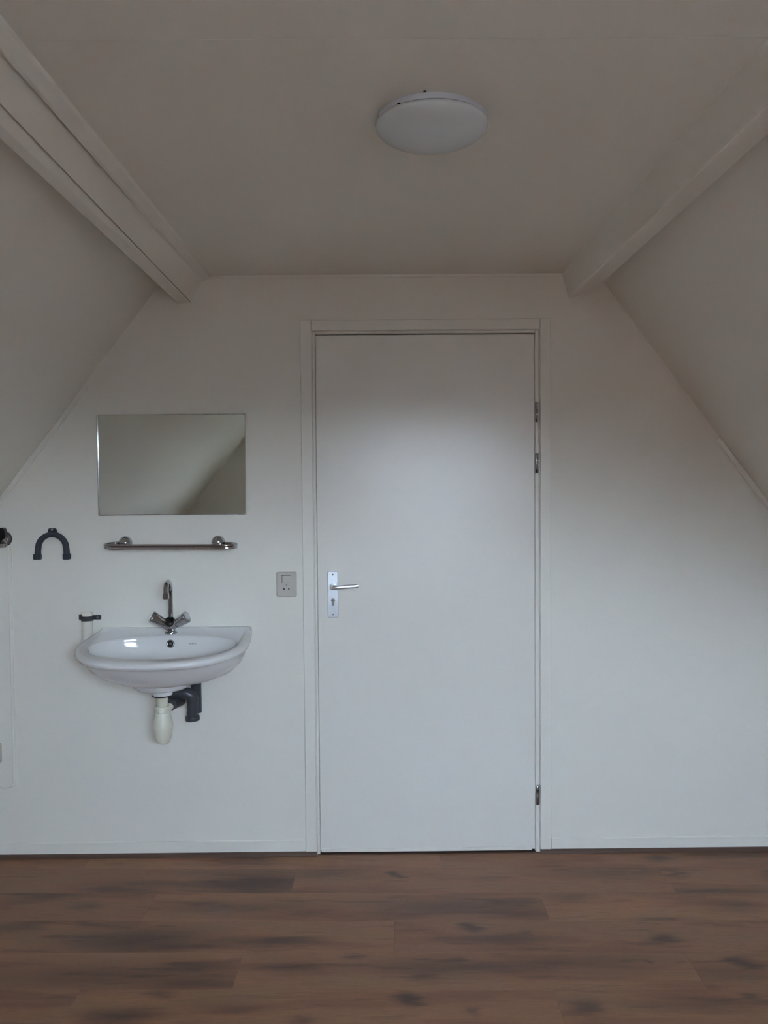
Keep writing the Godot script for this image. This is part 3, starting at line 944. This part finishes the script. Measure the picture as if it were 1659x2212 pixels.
	plate(st, 0.078, 0.078, 0.006, 0.03, 0.005, Vector3.ZERO)
	obj("box", st, M.beige, t)
	st = mb()
	lathe(st, [[Vector2(0.022, 0.0), Vector2(0.021, 0.0015)], [Vector2(0.021, 0.0015), Vector2(0.019, -0.004)], [Vector2(0.019, -0.004), Vector2(0.0, -0.004)]], 32, towards(Vector3(0, 0, 0.030), Vector3.BACK))
	obj("socket_face", st, M.beige, t)
	for x in [-0.0095, 0.0095]:
		st = mb()
		disc(st, 0.003, 0.003, Vector3(x, 0, 0.029), Vector3.BACK, 14, 0.0003)
		obj("socket_hole", st, M.black, t)
	# washing machine tap
	t = thing("wall_tap", "chrome wall tap with black lever at the left picture edge", "tap", Vector3(-1.431, 1.252, 0.0))
	st = mb()
	lathe(st, [[Vector2(0.030, 0.0), Vector2(0.030, 0.003), Vector2(0.026, 0.008), Vector2(0.015, 0.012)], [Vector2(0.015, 0.012), Vector2(0.0135, 0.012), Vector2(0.0135, 0.05)]], 32, towards(Vector3(-0.020, 0.0, 0.0005), Vector3.BACK))
	obj("flange", st, M.oldsteel, t)
	st = mb()
	var sph: Array = []
	for k in 13: sph.append(Vector2(0.0185 * sin(PI * k / 12.0), 0.0185 * cos(PI * k / 12.0)))
	lathe(st, [sph], 28, Transform3D(Basis.IDENTITY, Vector3(0.0, 0.0, 0.062)))
	lathe(st, [[Vector2(0.011, 0.0), Vector2(0.011, 0.025)]], 20, towards(Vector3(0.0, 0.008, 0.055), Vector3(0, 0.85, 0.5)))
	obj("valve_body", st, M.chrome, t)
	st = mb()
	lathe(st, [[Vector2(0.013, -0.010), Vector2(0.0185, -0.012)], [Vector2(0.0185, -0.012), Vector2(0.0185, -0.026)], [Vector2(0.0185, -0.026), Vector2(0.014, -0.028), Vector2(0.0, -0.028)]], 24, Transform3D(Basis.IDENTITY, Vector3(-0.002, -0.002, 0.064)))
	obj("outlet_nut", st, M.chrome, t)
	st = mb()
	prism(st, [Vector2(-0.034, 0.034), Vector2(-0.030, 0.045), Vector2(0.008, 0.047), Vector2(0.015, 0.043), Vector2(0.019, 0.030), Vector2(0.0215, 0.013), Vector2(0.017, 0.006), Vector2(0.009, 0.000), Vector2(0.004, -0.012), Vector2(-0.002, -0.011), Vector2(-0.006, 0.004), Vector2(-0.020, 0.012)], 0.062, 0.086)
	obj("lever", st, M.black, t)

func lamp() -> void:
	var t := thing("ceiling_lamp", "round white ceiling lamp with frosted glass dome above the door", "lamp", Vector3(0.122, CEIL, 1.385))
	var st := mb()
	lathe(st, [[Vector2(0.112, 0.0), Vector2(0.116, -0.003), Vector2(0.117, -0.0145)], [Vector2(0.117, -0.0145), Vector2(0.110, -0.0150)], [Vector2(0.110, -0.0150), Vector2(0.110, -0.019)]], 64)
	obj("base_ring", st, M.lampbase, t)
	st = mb()
	var prof: Array = [Vector2(0.113, -0.0165), Vector2(0.120, -0.0172)]
	for k in 13:
		var a := PI * 0.5 * k / 12.0
		prof.append(Vector2(0.1235 * cos(a), -0.0195 - 0.044 * sin(a)))
	lathe(st, [prof], 64)
	obj("glass_dome", st, M.opal, t)
	for a in [2.25, 1.75]:
		st = mb()
		box(st, Vector3(-0.0028, -0.0022, -0.002), Vector3(0.0028, 0.0, 0.002), 0.0005)
		var c := obj("clip", st, M.dark, t)
		c.transform = Transform3D(Basis(Vector3.UP, PI * 0.5 - a), Vector3(cos(a) * 0.118, -0.0135 if a > 2.0 else 0.0, sin(a) * 0.118))

func outside() -> void:
	# the houses across the street, outside the window behind the camera
	var t := thing("house", "tall brick house with a gable roof across the street", "house", Vector3(-8.0, -5.6, 24.0))
	var st := mb()
	box(st, Vector3(-8, 0, 0), Vector3(7.7, 8.2, 8))
	obj("wall", st, M.brick, t)
	st = mb()
	prism(st, [Vector2(-8.2, 8.15), Vector2(8.0, 8.15), Vector2(0.0, 11.3)], -0.4, 8.4)
	obj("roof", st, M.roof, t)
	t = thing("house", "low brick terrace with a long roof across the street", "house", Vector3(9.0, -5.6, 24.0))
	st = mb()
	box(st, Vector3(-8.6, 0, 0), Vector3(9, 5.6, 8))
	obj("wall", st, M.brick, t)
	st = mb()
	var low := [Vector3(-8.9, 5.5, -0.4), Vector3(9.3, 5.5, -0.4), Vector3(9.3, 5.5, 8.4), Vector3(-8.9, 5.5, 8.4)]
	var top := [Vector3(-8.9, 8.1, 4.0), Vector3(9.3, 8.1, 4.0)]
	quad(st, low[0], low[1], top[1], top[0], Vector3(0, 1, -1))
	quad(st, low[3], low[2], top[1], top[0], Vector3(0, 1, 1))
	quad(st, low[0], low[1], low[2], low[3], Vector3.DOWN)
	tri(st, low[0], low[3], top[0], Vector3.LEFT)
	tri(st, low[1], low[2], top[1], Vector3.RIGHT)
	obj("roof", st, M.roof, t)
